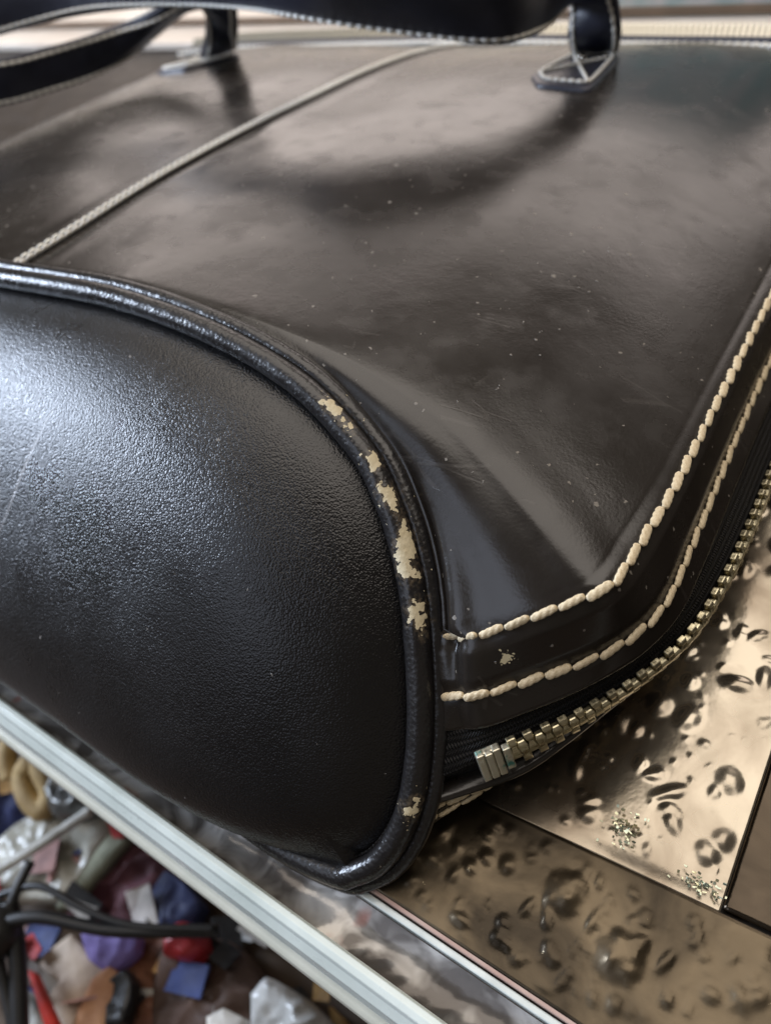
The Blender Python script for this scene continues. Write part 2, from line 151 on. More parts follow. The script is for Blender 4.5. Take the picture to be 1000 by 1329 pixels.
# worn leather (piping and edges): black lacquer chipped off to a cream underlayer near given points
def mat_worn(name, chips, scale=1., bumpy=1.):
    k = NT(name)
    warp = k.t.nodes.new('ShaderNodeVectorMath'); warp.operation = 'SUBTRACT'
    nc = k.t.nodes.new('ShaderNodeTexNoise'); nc.inputs['Scale'].default_value = 620; nc.inputs['Detail'].default_value = 3
    k.set(nc.inputs['Vector'], k.obj); k.set(warp.inputs[0], nc.outputs['Color']); warp.inputs[1].default_value = (.5, .5, .5)
    sc = k.t.nodes.new('ShaderNodeVectorMath'); sc.operation = 'SCALE'; k.set(sc.inputs[0], warp.outputs[0]); sc.inputs['Scale'].default_value = .0042
    ad = k.t.nodes.new('ShaderNodeVectorMath'); ad.operation = 'ADD'; k.set(ad.inputs[0], k.obj); k.set(ad.inputs[1], sc.outputs[0])
    best = None
    for (p, rr) in chips:
        ds = k.t.nodes.new('ShaderNodeVectorMath'); ds.operation = 'DISTANCE'; k.set(ds.inputs[0], ad.outputs[0]); ds.inputs[1].default_value = p
        q = k.math('SUBTRACT', ds.outputs['Value'], rr)
        best = q if best is None else k.math('MINIMUM', best, q)
    mask = k.math('LESS_THAN', best, 0.) if best is not None else 0.
    rim = k.ramp(best, 0, .0007, 1, 0)
    flecks = k.math('MULTIPLY', k.specks(900, .16, .80), k.ramp(best, 0, .004, 1, 0)) if best is not None else 0.
    mask = k.math('MAXIMUM', mask, k.math('GREATER_THAN', flecks, .3))
    dust = k.specks(330, .06, .92)
    halo = k.math('MULTIPLY', k.ramp(best, .0002, .0016, 1, 0), k.ramp(k.noise(1100, 4), .42, .62)) if best is not None else 0.
    cream = k.mix(k.noise(500, 3), (.55, .46, .28), (.74, .66, .47))
    col = k.mix(mask, k.mix(k.math('MULTIPLY', halo, .7), k.mix(k.math('MULTIPLY', dust, .5), (.0125, .0115, .012), (.4, .36, .3)), (.13, .10, .065)), cream)
    v = k.vor(1300, 'SMOOTH_F1')
    h = k.math('ADD', k.math('MULTIPLY', v.outputs['Distance'], -.9), k.noise(700, 3))
    n1 = k.bump(h, .00018, .6*bumpy); n2 = k.bump(k.math('SUBTRACT', 1., mask), .00018, 1, n1)
    return k.P(Base_Color=col, Roughness=k.math('ADD', k.ramp(k.noise(90, 3), .3, .7, .24, .36), k.math('MULTIPLY', mask, .35)), Normal=n2, Specular_IOR_Level=.6)
def mat_thread(name='waxed_cream_thread', c0=(.58, .45, .27), c1=(.90, .79, .57)):
    k = NT(name)
    f = k.noise(2600, 3); g = k.noise(160, 3)
    col = k.mix(k.ramp(k.math('ADD', k.math('MULTIPLY', f, .5), k.math('MULTIPLY', g, .5)), .3, .66), c0, c1)
    return k.P(Base_Color=col, Roughness=.55, Normal=k.bump(f, .00012, .7), Specular_IOR_Level=.4)
def mat_simple(name, col, col2=None, rough=.5, scale=60, metal=0, bump=0, bscale=200, **kw):
    k = NT(name)
    c = k.mix(k.ramp(k.noise(scale, 4), .3, .7), col, col2 or tuple(min(1, v*1.35) for v in col))
    n = k.bump(k.noise(bscale, 4), bump, 1) if bump else None
    if n: kw['Normal'] = n
    return k.P(Base_Color=c, Roughness=k.ramp(k.noise(scale*1.7, 3), .3, .7, rough*.85, rough*1.15), Metallic=metal, **kw)
def mat_tape():
    k = NT('black_zip_tape')
    uv = k.t.nodes.new('ShaderNodeUVMap').outputs[0]
    mp = k.t.nodes.new('ShaderNodeSeparateXYZ'); k.set(mp.inputs[0], uv)
    u, v = mp.outputs[0], mp.outputs[1]   # u: millimetres along, v: millimetres across
    tri = k.math('PINGPONG', v, .9)
    ph = k.math('MULTIPLY', k.math('ADD', u, k.math('MULTIPLY', tri, .9)), 2*math.pi/.72)
    h = k.math('ADD', k.math('SINE', ph), k.math('MULTIPLY', k.math('SINE', k.math('MULTIPLY', v, 2*math.pi/.9)), .6))
    col = k.mix(k.ramp(h, -1, 1), (.004, .004, .004), (.022, .021, .022))
    return k.P(Base_Color=col, Roughness=.62, Normal=k.bump(h, .00022, 1), Specular_IOR_Level=.3)
def mat_brass():
    k = NT('aged_nickel_brass')
    f = k.noise(500, 4)
    return k.P(Base_Color=k.mix(k.ramp(f, .35, .65), (.40, .34, .20), (.66, .60, .42)), Metallic=.92,
               Roughness=k.ramp(k.noise(900, 3), .3, .7, .22, .42), Normal=k.bump(k.noise(1800, 3), .00005, .6))

# ------------------------------------------------------------------ mesh helpers
def mesh_obj(name, V, F, mat, parent=None, smooth=True, uv=None):
    me = bpy.data.meshes.new(name)
    me.from_pydata([tuple(map(float, v)) for v in V], [], [tuple(int(i) for i in f) for f in F]); me.update()
    if smooth: me.polygons.foreach_set('use_smooth', [True]*len(me.polygons))
    if uv is not None:
        l = me.uv_layers.new(name='UVMap')
        idx = np.empty(len(me.loops), int); me.loops.foreach_get('vertex_index', idx)
        l.data.foreach_set('uv', np.asarray(uv, float)[idx].ravel())
    if mat: me.materials.append(mat)
    o = bpy.data.objects.new(name, me); COL.objects.link(o)
    if parent: o.parent = parent
    return o
def inst(name, me, M, parent):
    o = bpy.data.objects.new(name, me); COL.objects.link(o); o.parent = parent; o.matrix_local = M; return o
def empty(name, label, cat, loc=(0, 0, 0), group=None):
    o = bpy.data.objects.new(name, None); COL.objects.link(o); o.location = loc; o.empty_display_size = .01
    o['label'] = label; o['category'] = cat
    if group: o['group'] = group
    return o
def tag(o, label, cat, group=None):
    o['label'] = label; o['category'] = cat
    if group: o['group'] = group
    return o
def gridF(nu, nv, close=False, flip=False):
    F = []
    for i in range(nu-1):
        for j in range(nv if close else nv-1):
            a, b = i*nv+j, i*nv+(j+1) % nv; c, d = (i+1)*nv+(j+1) % nv, (i+1)*nv+j
            F.append((a, d, c, b) if flip else (a, b, c, d))
    return F
def crom(P, n=None, t=None):
    """smooth resample of a control polygon by centripetal-ish Catmull-Rom, uniform in arc length"""
    P = np.asarray(P, float); m_ = len(P)
    E = np.vstack([2*P[0]-P[1], P, 2*P[-1]-P[-2]]); out = []
    for i in range(m_-1):
        p0, p1, p2, p3 = E[i:i+4]
        d0, d1, d2 = [max(np.linalg.norm(q)**.5, 1e-6) for q in (p1-p0, p2-p1, p3-p2)]
        t0, t1, t2, t3 = 0, d0, d0+d1, d0+d1+d2
        for tt in np.linspace(t1, t2, 16, endpoint=False):
            A1 = (t1-tt)/(t1-t0)*p0+(tt-t0)/(t1-t0)*p1; A2 = (t2-tt)/(t2-t1)*p1+(tt-t1)/(t2-t1)*p2; A3 = (t3-tt)/(t3-t2)*p2+(tt-t2)/(t3-t2)*p3
            B1 = (t2-tt)/(t2-t0)*A1+(tt-t0)/(t2-t0)*A2; B2 = (t3-tt)/(t3-t1)*A2+(tt-t1)/(t3-t1)*A3
            out.append((t2-tt)/(t2-t1)*B1+(tt-t1)/(t2-t1)*B2)
    out.append(P[-1]); Q = np.array(out)
    L = np.r_[0, np.cumsum(np.linalg.norm(np.diff(Q, axis=0), axis=1))]
    tt = (np.linspace(0, 1, n) if t is None else np.asarray(t))*L[-1]
    return np.stack([np.interp(tt, L, Q[:, k]) for k in range(3)], 1)
def length(Q): return float(np.linalg.norm(np.diff(Q, axis=0), axis=1).sum())
def frames(Q):
    T = np.gradient(Q, axis=0); return T/np.linalg.norm(T, axis=1, keepdims=True)
def unit(v): v = np.asarray(v, float); return v/np.maximum(np.linalg.norm(v, axis=-1, keepdims=True), 1e-9)
def tube(Q, rad, nseg=12, up=(0, 0, 1), caps=True):
    Q = np.asarray(Q, float); n = len(Q); T = frames(Q); rad = np.broadcast_to(rad, n)
    N = np.asarray(up, float)-T[0]*np.dot(up, T[0]); N = unit(N); V = []
    for i in range(n):
        N = unit(N-T[i]*N.dot(T[i])); B = np.cross(T[i], N)
        for j in range(nseg):
            a = 2*math.pi*j/nseg; V.append(Q[i]+rad[i]*(math.cos(a)*N+math.sin(a)*B))
    F = gridF(n, nseg, True, True)
    if caps: F += [tuple(range(nseg)), tuple(reversed(range((n-1)*nseg, n*nseg)))]
    return np.array(V), F
def merge(parts):
    V = []; F = []; o = 0
    for v, f in parts:
        V.append(np.asarray(v)); F += [tuple(i+o for i in q) for q in f]; o += len(v)
    return np.vstack(V), F
def box(c, X, Y, Z):
    """box from centre and half-axis vectors"""
    V = [np.asarray(c)+a*np.asarray(X)+b*np.asarray(Y)+d*np.asarray(Z) for d in (-1, 1) for (a, b) in ((-1, -1), (1, -1), (1, 1), (-1, 1))]
    return np.array(V), [(0, 3, 2, 1), (4, 5, 6, 7), (0, 1, 5, 4), (1, 2, 6, 5), (2, 3, 7, 6), (3, 0, 4, 7)]
def bevel(o, w_, seg=2):
    b = o.modifiers.new('bevel', 'BEVEL'); b.width = w_; b.segments = seg; b.limit_method = 'ANGLE'; return o
def vnoise(P, s, seed=0):
    """cheap smooth pseudo-noise in [-1,1] from a few sine waves"""
    P = np.asarray(P); r_ = np.random.default_rng(seed); o = 0
    for k in range(7):
        d = r_.normal(size=P.shape[-1]); d /= np.linalg.norm(d); o = o+np.sin(P@d*s*(.6+.25*k)+r_.uniform(0, 6.28))/(1+.25*k)
    return o/4.2
FY, FZ, F0, PN = A('Fy'), A('Fz'), A('F0'), A('pn')
FX = np.array([1., 0, 0])
def W(x, y, z): return F0+x*FX+y*FY+z*FZ      # bag frame (x across, y up the bag, z out of its face) to world
XM = -.147                                    # the bag's centre seam
BL = Vector(tuple(W(XM, .1, -.04)))
def mirror(V): V = np.array(V); V[..., 0] = 2*XM-V[..., 0]; return V

M_face = mat_smooth_leather(); M_grain, _ = mat_grain()
M_thread = mat_thread(); M_tape = mat_tape(); M_brass = mat_brass()
M_strap = mat_simple('strap_leather', (.014, .016, .030), (.024, .027, .048), .42, 120, bump=.00006, bscale=900, Specular_IOR_Level=.6)  # navy base colour stands in for a bluish reflection on the straps
M_pale = mat_thread('pale_thread', (.84, .81, .72), (.93, .91, .85))

bag = empty('leather_bag', 'black leather handbag with cream stitching lying flat, its chipped bottom corner towards the viewer', 'handbag', tuple(W(XM, .1, -.04)))
BL = Vector(bag.location)
def badd(name, V, F, mat, parent=None, **kw):
    """part of the bag given in world coordinates"""
    return mesh_obj(name, np.asarray(V)-np.array(BL), F, mat, parent or bag, **kw)

# ------------------------------------------------------------------ the outline of the bottom and of the front panel
out = crom(A('out'), 400)
NS = 260
ts = np.r_[np.linspace(0, .22, 120, endpoint=False), np.linspace(.22, 1, NS-120)]
C = {k: crom(A(k), t=ts) for k in ('inner', 'outer', 'edge', 'zip', 'bedge')}
def near_idx(p): return int(np.argmin(np.linalg.norm(out-p, axis=1)))
i_in = near_idx(C['inner'][0]); i_ed = near_idx(C['edge'][0]); i_be = near_idx(C['bedge'][0])
# seam line displacement for the centre
seamF = crom(np.array([W(XM, 0, 0), W(XM, .06, .0012), (W(XM, .13, .0005)), W(XM, .20, -.004), W(XM, .245, -.011), W(XM, .262, -.015)]), t=np.where(ts < .105, ts*.2, .021+(ts-.105)*(.979/.895)))
def coons(P0, w_, dA, dB): return P0[None, :]+(1-w_)*dA+w_*dB
rows = []
NU = 150
us = np.linspace(0, 1, NU)
arc = np.r_[0, np.cumsum(np.linalg.norm(np.diff(out[:i_in+1], axis=0), axis=1))]; arc /= arc[-1]
dA = seamF-seamF[0]; dB = C['inner']-C['inner'][0]
for u in us:
    q = u**.85
    P0 = np.array([np.interp(q, arc, out[:i_in+1, k]) for k in range(3)])
    if u == 1: P0 = C['inner'][0]
    rows.append(coons(P0, q**3.2, dA, dB))
dS = np.r_[0, np.cumsum(np.linalg.norm(np.diff(C['inner'], axis=0), axis=1))]
for tt in np.linspace(0, 1, 14)[1:]: rows.append(C['inner']*(1-tt)+C['outer']*tt)
for tt in np.linspace(0, 1, 9)[1:]: rows.append(C['outer']*(1-tt)+C['edge']*tt)
G = np.array(rows)                                  # [u, s, 3]
# surface normals of the loft
def gnorm(G):
    du = np.gradient(G, axis=0); ds = np.gradient(G, axis=1); return unit(np.cross(du, ds))
Nn = gnorm(G)
if Nn[20, 150].dot(FZ) < 0: Nn = -Nn
for _ in range(3):
    Nn = unit(Nn+np.roll(Nn, 1, 0)*0+0)
uu = np.r_[us, np.linspace(1, 1.35, len(rows)-NU)]
dist = np.linalg.norm(G-G[:, :1], axis=2)           # distance from the piping along each line
cornerw = np.exp(-((uu-.93)/.20)**2)[:, None]
dv = np.interp(uu, [.5, .7, .82, .92, 1.0, 1.35], [.005, .0065, .0085, .0115, .016, .024])[:, None]
groove = -np.exp(-((dist-.0050)/.0018)**2)*.0016*(.25+cornerw)
roll = np.exp(-((dist-.0088)/.0034)**2)*.0014*np.exp(-((uu-1.02)/.13)**2)[:, None]
valley = (-np.exp(-((dist-dv)/(dv*.38))**2)*.0005+np.exp(-((dist-dv*1.75)/(dv*.45))**2)*.0001)*(np.clip((uu-.55)/.25, 0, 1)*np.clip((1.02-uu)/.12, 0, 1))[:, None]
wav = vnoise(G, 38, 3)*.0011*np.clip(dist/.05, 0, 1)+vnoise(G, 95, 5)*.00022*np.clip(dist/.03, 0, 1)
fade = np.clip((uu-1)/.35, 0, 1)[:, None]
disp = groove+roll*(1-.6*fade)+valley+wav*(1-.85*np.clip(uu, 0, 1)[:, None]**3)
# pressed channels under the stitching and the stitched-down band of the edge
band = np.zeros(len(uu)); k_in = NU-1; k_out = NU+12
for kk in (k_in, k_out): band[kk] = -.00035; band[kk-1] -= .0001; band[kk+1] -= .00012
band[k_in+3:k_out-2] += .0004
G = G+Nn*(disp+band[:, None])[..., None]
# centre seam: a slight ridge beside a channel
sx = G[..., 0]-XM
G += FZ*(np.exp(-(sx/.0022)**2)*-.00015+np.exp(-((sx-.006)/.004)**2)*.0003)[..., None]
SURF_IN, SURF_OUT, SURF_N = G[k_in].copy(), G[k_out].copy(), Nn
# rolled cut edge going under
E1 = G[-1]; din = unit(G[-1]-G[-3]); nd = Nn[-1]
extra = [E1+din*.0004-nd*.0003, E1+din*.0004-nd*.0012, E1-din*.0008-nd*.0017, E1-din*.006-nd*.0018]
Gf = np.vstack([G, np.array(extra)])
NUf, = Gf.shape[:1]
V1 = Gf.reshape(-1, 3); Gm = mirror(Gf[::-1])[:-1]
V = np.vstack([Gm.reshape(-1, 3), V1]); Ff = gridF(len(Gm)+NUf, NS)
chipsF = [((.0150, -.0345, .0430), .0009)]
front = badd('front_panel', V, Ff, M_face)
# top edge closing strip of the front panel
# ------------------------------------------------------------------ back panel
be = C['bedge']; dB2 = be-be[0]
arcb = np.r_[0, np.cumsum(np.linalg.norm(np.diff(out[i_be:], axis=0), axis=1))]; arcb /= arcb[-1]
tableY = np.stack([0*ts, ts*.285, 0*ts], 1)
rows = []
mid0 = np.array([XM, out[-1][1], .0012])
def sst(a): a = min(1., max(0., a)); return a*a*(3-2*a)
botline = [np.array([x, out[-1][1]-.0016*(1-math.exp(-(out[-1][0]-x)/.008))+.013*sst((out[-1][0]-x-.010)/.105), .0012+(out[-1][2]-.0012)*math.exp(-(out[-1][0]-x)/.010)]) for x in np.linspace(out[-1][0]-.003, XM, 48)]
for u in np.linspace(0, 1, 34):
    P0 = np.array([np.interp(u, arcb, out[i_be:, k]) for k in range(3)])
    if u == 0: P0 = be[0]
    r_ = coons(P0, u**.8*.75, dB2, tableY); rows.append(r_)
base_last = rows[-1]
for q in botline:
    w_ = np.clip((q[0]-XM)/(out[-1][0]-XM), 0, 1)
    r_ = q[None, :]+(1-w_)*tableY+w_*(base_last-base_last[0]); r_[:, 2] = r_[:, 2]*(1-(1-w_)*.6); rows.append(r_)
Gb = np.array(rows); Gb[..., 2] = np.maximum(Gb[..., 2], .0009)
Nb = unit(np.cross(np.gradient(Gb, axis=0), np.gradient(Gb, axis=1)))
if Nb[2, 10].dot(np.array([1, -1, 0])) < 0: Nb = -Nb
dinb = unit(Gb[0]-Gb[1])
ex = [Gb[0]-dinb*.006-Nb[0]*.0018, Gb[0]-dinb*.0006-Nb[0]*.0016, Gb[0]+dinb*.0005-Nb[0]*.001, Gb[0]+dinb*.0005-Nb[0]*.0003]
Gb = np.vstack([np.array(ex), Gb])
V = np.vstack([Gb.reshape(-1, 3), mirror(Gb[::-1])[1:].reshape(-1, 3)])
back = badd('back_panel', V, gridF(len(Gb)*2-1, NS), M_face)

# ------------------------------------------------------------------ bottom (the grained end facing the viewer)
full = np.vstack([out, np.array(botline)[1:-1], mirror(np.array(botline))[::-1][0:-1], mirror(out)[::-1][:-1]])
PC = np.array([XM, 0, 0]); nO = len(full)
SH = np.zeros_like(full); _m = full[:, 2] < .006; SH[_m, 1] = full[_m, 1]-(out[-1][1]-.0016); SH[:, 1] = np.maximum(SH[:, 1], 0)*_m
top_c, bot_c = out[0], np.array([XM, out[-1][1], out[-1][2]])
midc = (top_c+bot_c)/2; up = unit(top_c-bot_c)
RR = np.linspace(0, 1, 90)**.75
hw = (full[:, 0].max()-XM)
_L = np.r_[0, np.cumsum(np.linalg.norm(np.diff(full, axis=0), axis=1))]; _x = np.abs(full[:, 0]-XM)/hw
_w = np.clip((midc[2]-full[:, 2])/.040, 0, 1)*np.clip((1-_x)/.30, 0, 1)
LW = np.array([np.average(_w, weights=np.exp(-(np.minimum(abs(_L-l), _L[-1]-abs(_L-l))/.034)**2)*np.gradient(_L)) for l in _L])
def ringsmooth(P_, sg):
    d_ = np.abs(_L[:, None]-_L[None, :]); d_ = np.minimum(d_, _L[-1]+np.linalg.norm(full[-1]-full[0])-d_); Wt = np.exp(-(d_/sg)**2)*np.gradient(_L)[None, :]
    return (Wt/Wt.sum(1, keepdims=True))@P_
base_ring = full-SH; soft_ring = ringsmooth(base_ring, .042); mid_ring = ringsmooth(base_ring, .016); SH = ringsmooth(SH, .020); LW = ringsmooth(LW[:, None], .03)[:, 0]
VV = []
for r_ in RR:
    ring = base_ring+(mid_ring-base_ring)*sst((1-r_)/.10); ring = ring+(soft_ring-ring)*sst((1-r_)/.38)
    for i_, p in enumerate(full):
        cc_ = hw-.050; cx = XM+cc_*math.tanh((p[0]-XM)/cc_)
        cpt = np.array([cx, *(midc[1:])])
        q = cpt+(ring[i_]-cpt)*(r_*.985)+SH[i_]*r_**2.5
        b = .0125*(1-r_**2.6)+.0052*(1-r_**9)
        VV.append(q+PN*(b-.0022)+np.array([0, -.021, -.002])*LW[i_]*r_**2.2*(1-r_**11))
VV = np.array(VV); VV += PN*(vnoise(VV, 45, 9)*.0009*np.repeat(1-RR**3, nO))[:, None]
bottom = badd('bottom_panel', VV, gridF(len(RR), nO, True, True), M_grain)
bm_ = bmesh.new(); bm_.from_mesh(bottom.data); bmesh.ops.remove_doubles(bm_, verts=bm_.verts, dist=3e-5); bmesh.ops.dissolve_degenerate(bm_, dist=1e-5, edges=bm_.edges); bm_.to_mesh(bottom.data); bm_.free()
bottom.data.polygons.foreach_set('use_smooth', [True]*len(bottom.data.polygons))
# scratch in the lacquer: a faint raised scuff
# ------------------------------------------------------------------ piping
pl = crom(np.vstack([out, np.array(botline)[1::3]]), 700)
Tp = frames(pl)
def piping_pts(off_out, off_n, r0, seed, nseg=20):
    Q = pl+PN*off_n
    O = unit(np.cross(Tp, PN)); sgn = np.sign((O*(pl-midc)).sum(1)).mean(); O = O*np.sign(sgn)
    Q = Q+O*off_out
    Vp, Fp = tube(Q, r0, nseg, up=PN, caps=False)
    ctr = np.repeat(Q, nseg, 0); nrm = unit(Vp-ctr)
    Vp = Vp+nrm*(vnoise(Vp, 900, seed)*.00007+vnoise(Vp, 260, seed+1)*.00012)[:, None]
    return Vp, Fp, Q, O
Vp, Fp, Qp, Op = piping_pts(-.0004, .0016, .0027, 21)
def onp(t, ang):   # point on the piping surface: t index fraction, ang 0 = outward normal, + towards the outer side
    i = int(t*(len(Qp)-1)); return tuple(Qp[i]+.0027*(math.cos(ang)*PN+math.sin(ang)*Op[i])-np.array(BL))
def chip_at(px_idx, ang, r_): return (onp(px_idx, ang), r_)
CHIPS_HERE = D.get('chips', [])
M_pip = mat_worn('chipped_black_piping', [(tuple(np.array(p)-np.array(BL)), r_*1.45+.00045) for p, r_ in CHIPS_HERE])
piping = badd('piping', Vp, Fp, M_pip)
badd('piping', mirror(Vp), [f[::-1] for f in Fp], M_pip)
# outer welt: the flat fold of leather that carries the piping
Vw, Fw, Qw, Ow = piping_pts(.0026, -.0010, .0019, 33)
welt = badd('welt', Vw, Fw, M_pip); badd('welt', mirror(Vw), [f[::-1] for f in Fw], M_pip)
# inner welt fold on the bottom panel side
Vw, Fw, Qw, Ow = piping_pts(-.0034, -.0006, .0013, 41)
badd('inner_welt', Vw, Fw, M_grain)
badd('inner_welt', mirror(Vw), [f[::-1] for f in Fw], M_grain)

# ------------------------------------------------------------------ zip
Z = C['zip']; Ce, Cb = C['edge'], C['bedge']
acr = unit(Cb-Ce); Tz = frames(Z); acr = unit(acr-Tz*(acr*Tz).sum(1, keepdims=True)); Nz = np.cross(acr, Tz)
outdir = Z-np.array([XM, .1, Z[:, 2].mean()]);
if (Nz*outdir).sum() < 0: Nz = -Nz
# tape: from under the front edge to the teeth, and on to the back edge
Lz = np.r_[0, np.cumsum(np.linalg.norm(np.diff(Z, axis=0), axis=1))]*1000
tr = []; uvt = []
e0 = extra[3]
for k_, t in enumerate(np.linspace(0, 1, 12)):
    P = (Ce-nd*.0014-din*.004)*(1-t)+(Z-Nz*.0004)*t; tr.append(P); uvt += [(a, t*8.5) for a in Lz]
for t in np.linspace(0, 1, 8)[1:]:
    P = (Z-Nz*.0004)*(1-t)+(Gb[0])*t; tr.append(P); uvt += [(a, 8.5+t*6) for a in Lz]
tr = np.array(tr)
zipper = badd('zip_tape', tr.reshape(-1, 3), gridF(len(tr), NS), M_tape, uv=uvt)
badd('zip_tape', mirror(tr).reshape(-1, 3), gridF(len(tr), NS, flip=True), M_tape, uv=uvt)
# tooth: a cast block with a hooked head, shared by all
def tooth_mesh(sgn):
    prof = [(-.0030, .0), (-.0030, .0011), (-.0016, .0015), (-.0008, .0013), (.0004, .0017), (.0018, .0017), (.0026, .0011), (.0026, .0)]
    hw_ = [.00095, .00095, .00085, .0006, .00095, .00110, .00075, .00075]
    bm = bmesh.new(); L_, R_ = [], []
    for (a, h), ww in zip(prof, hw_):
        L_.append(bm.verts.new((-ww, sgn*-a, h+.0001))); R_.append(bm.verts.new((ww, sgn*-a, h+.0001)))
    n_ = len(prof)
    for i in range(n_):
        j = (i+1) % n_; bm.faces.new((L_[i], L_[j], R_[j], R_[i]))
    bm.faces.new(L_); bm.faces.new(R_[::-1])
    bmesh.ops.recalc_face_normals(bm, faces=bm.faces)
    bmesh.ops.bevel(bm, geom=[e for e in bm.edges if e.calc_length() > .0006], offset=.00016, segments=1, affect='EDGES', profile=.5)
    me = bpy.data.meshes.new('tooth'); bm.to_mesh(me); bm.free(); me.materials.append(M_brass); return me
TM = {1: tooth_mesh(1), -1: tooth_mesh(-1)}
pitch = 3.55
Zf = crom(Z, 1600); Lf = np.r_[0, np.cumsum(np.linalg.norm(np.diff(Zf, axis=0), axis=1))]*1000
def at_len(L0, Cv, Lc): return np.array([np.interp(L0, Lc, Cv[:, k]) for k in range(3)])
nteeth = 0; pos = 17.6
while pos < Lz[-1]-1 and nteeth < 290:
    for sgn, o_ in ((1, 0), (-1, .5)):
        p = at_len(pos+o_*pitch, Z, Lz); T = unit(at_len(pos+o_*pitch+.5, Z, Lz)-at_len(pos+o_*pitch-.5, Z, Lz))
        a_ = unit(at_len(pos, acr, Lz)); a_ = unit(a_-T*a_.dot(T)); n_ = np.cross(T, a_)
        if n_.dot(at_len(pos, Nz, Lz)) < 0: n_ = -n_
        X_, Y_ = T, np.cross(n_, T)
        if Y_.dot(-a_) < 0: X_ = -X_; Y_ = -Y_
        Mx = Matrix((X_, Y_, n_)).transposed().to_4x4()
        jit = Matrix.Rotation(random.uniform(-.07, .07), 4, 'Z')@Matrix.Rotation(random.uniform(-.05, .05), 4, 'X')
        Mx = Matrix.Translation(Vector(p-a_*sgn*.0006)-BL)@Mx@jit@Matrix.Diagonal((.98, 0.96-.42*min(1, max(0, (pos-15)/55)), 1.0, 1))
        if nteeth < 290: inst('tooth', TM[sgn], Mx, zipper); nteeth += 1
    pos += pitch
# metal end stop at the start of the chain
p = at_len(12.4, Z, Lz); T = unit(at_len(14, Z, Lz)-at_len(11, Z, Lz)); a_ = unit(at_len(12, acr, Lz)); a_ = unit(a_-T*a_.dot(T)); n_ = at_len(12, Nz, Lz); n_ = unit(n_)
M_stop = (lambda k: k.P(Base_Color=k.mix(k.ramp(k.noise(420, 4), .56, .66), (.62, .58, .46), (.10, .30, .26)), Metallic=.8, Roughness=k.ramp(k.noise(800, 2), .3, .7, .25, .5)))(NT('verdigris_nickel'))
V, F = merge([box(p+n_*(.0012+.00022*(q_ % 2))+T*(.0018*(q_-1)*.92), T*.00078, a_*(.0035-.0002*(q_ % 2)), n_*.0010) for q_ in range(3)]+[box(p+n_*.0008, T*.0025, a_*.0033, n_*.0008), box(p+n_*.0016+T*.0035-a_*.0003, T*.0008, a_*.0027, n_*.0009)])
st = bevel(badd('end_stop', V, F, M_stop, smooth=False), .0003); 
# ------------------------------------------------------------------ stitches
def stitch_mesh(L_, R0, name='stitch', twists=3.4, seed=0):
    nl, ns = 32, 24; V = []
    r_ = np.random.default_rng(seed); ph = r_.uniform(0, 6)
    for i in range(nl):
        t = i/(nl-1); env = (max(0, 1-abs(2*t-1)**4.5))**.5*.70+.30
        if i in (0, nl-1): env = .35
        for j in range(ns):
            a = 2*math.pi*j/ns
            rr = R0*env*(.80+.22*abs(math.cos(1.5*a+t*twists*math.pi+ph))**.7)*(1+.025*r_.normal())
            V.append(((t-.5)*L_, rr*1.06*math.cos(a), rr*.62*math.sin(a)+R0*.20*env-R0*.22))
    F = gridF(nl, ns, True, True)+[tuple(range(ns)), tuple(reversed(range((nl-1)*ns, nl*ns)))]
    me = bpy.data.meshes.new(name); me.from_pydata(V, [], F); me.polygons.foreach_set('use_smooth', [True]*len(F)); me.materials.append(M_thread); me.update()
    return me
SM = [stitch_mesh(.0060, .00086, seed=s) for s in range(4)]
def stitch_row(curve, normals, step, meshes, parent, start=.0, end=None, side=0, slant=.13, maxn=400, scale=1., lift=0):
    Lc = np.r_[0, np.cumsum(np.linalg.norm(np.diff(curve, axis=0), axis=1))]; end = end or Lc[-1]; pos = start; n = 0; res = []
    while pos+step < end and n < maxn:
        a0 = at_len(pos, curve, Lc); a1 = at_len(pos+step, curve, Lc); c = at_len(pos+step/2, curve, Lc)*.5+(a0+a1)*.25
        nn_ = unit(at_len(pos+step/2, normals, Lc)); T = unit(a1-a0); Y_ = unit(np.cross(nn_, T)); n_ = np.cross(T, Y_)
        Mx = Matrix((T, Y_, n_)).transposed().to_4x4()
        s_ = step/.0060*1.0
        Mx = Matrix.Translation(Vector(c+n_*lift)-BL)@Mx@Matrix.Rotation(slant+random.uniform(-.05, .05), 4, 'Z')@Matrix.Rotation(random.uniform(0, .4), 4, 'X')@Matrix.Diagonal((s_*scale*random.uniform(.95, 1.01), scale*random.uniform(.86, 1.06), scale*random.uniform(.9, 1.08), 1))
        inst('stitch', random.choice(meshes), Mx, parent); n += 1; pos += step
    return n
nst = stitch_row(SURF_IN+Nn[k_in]*.0001, Nn[k_in], .0054, SM, front, start=.0018, maxn=75)
nst += stitch_row(SURF_OUT+Nn[k_out]*.0006, unit(Nn[k_out]+.35*FZ), .0054, SM, front, start=.0012, maxn=75)
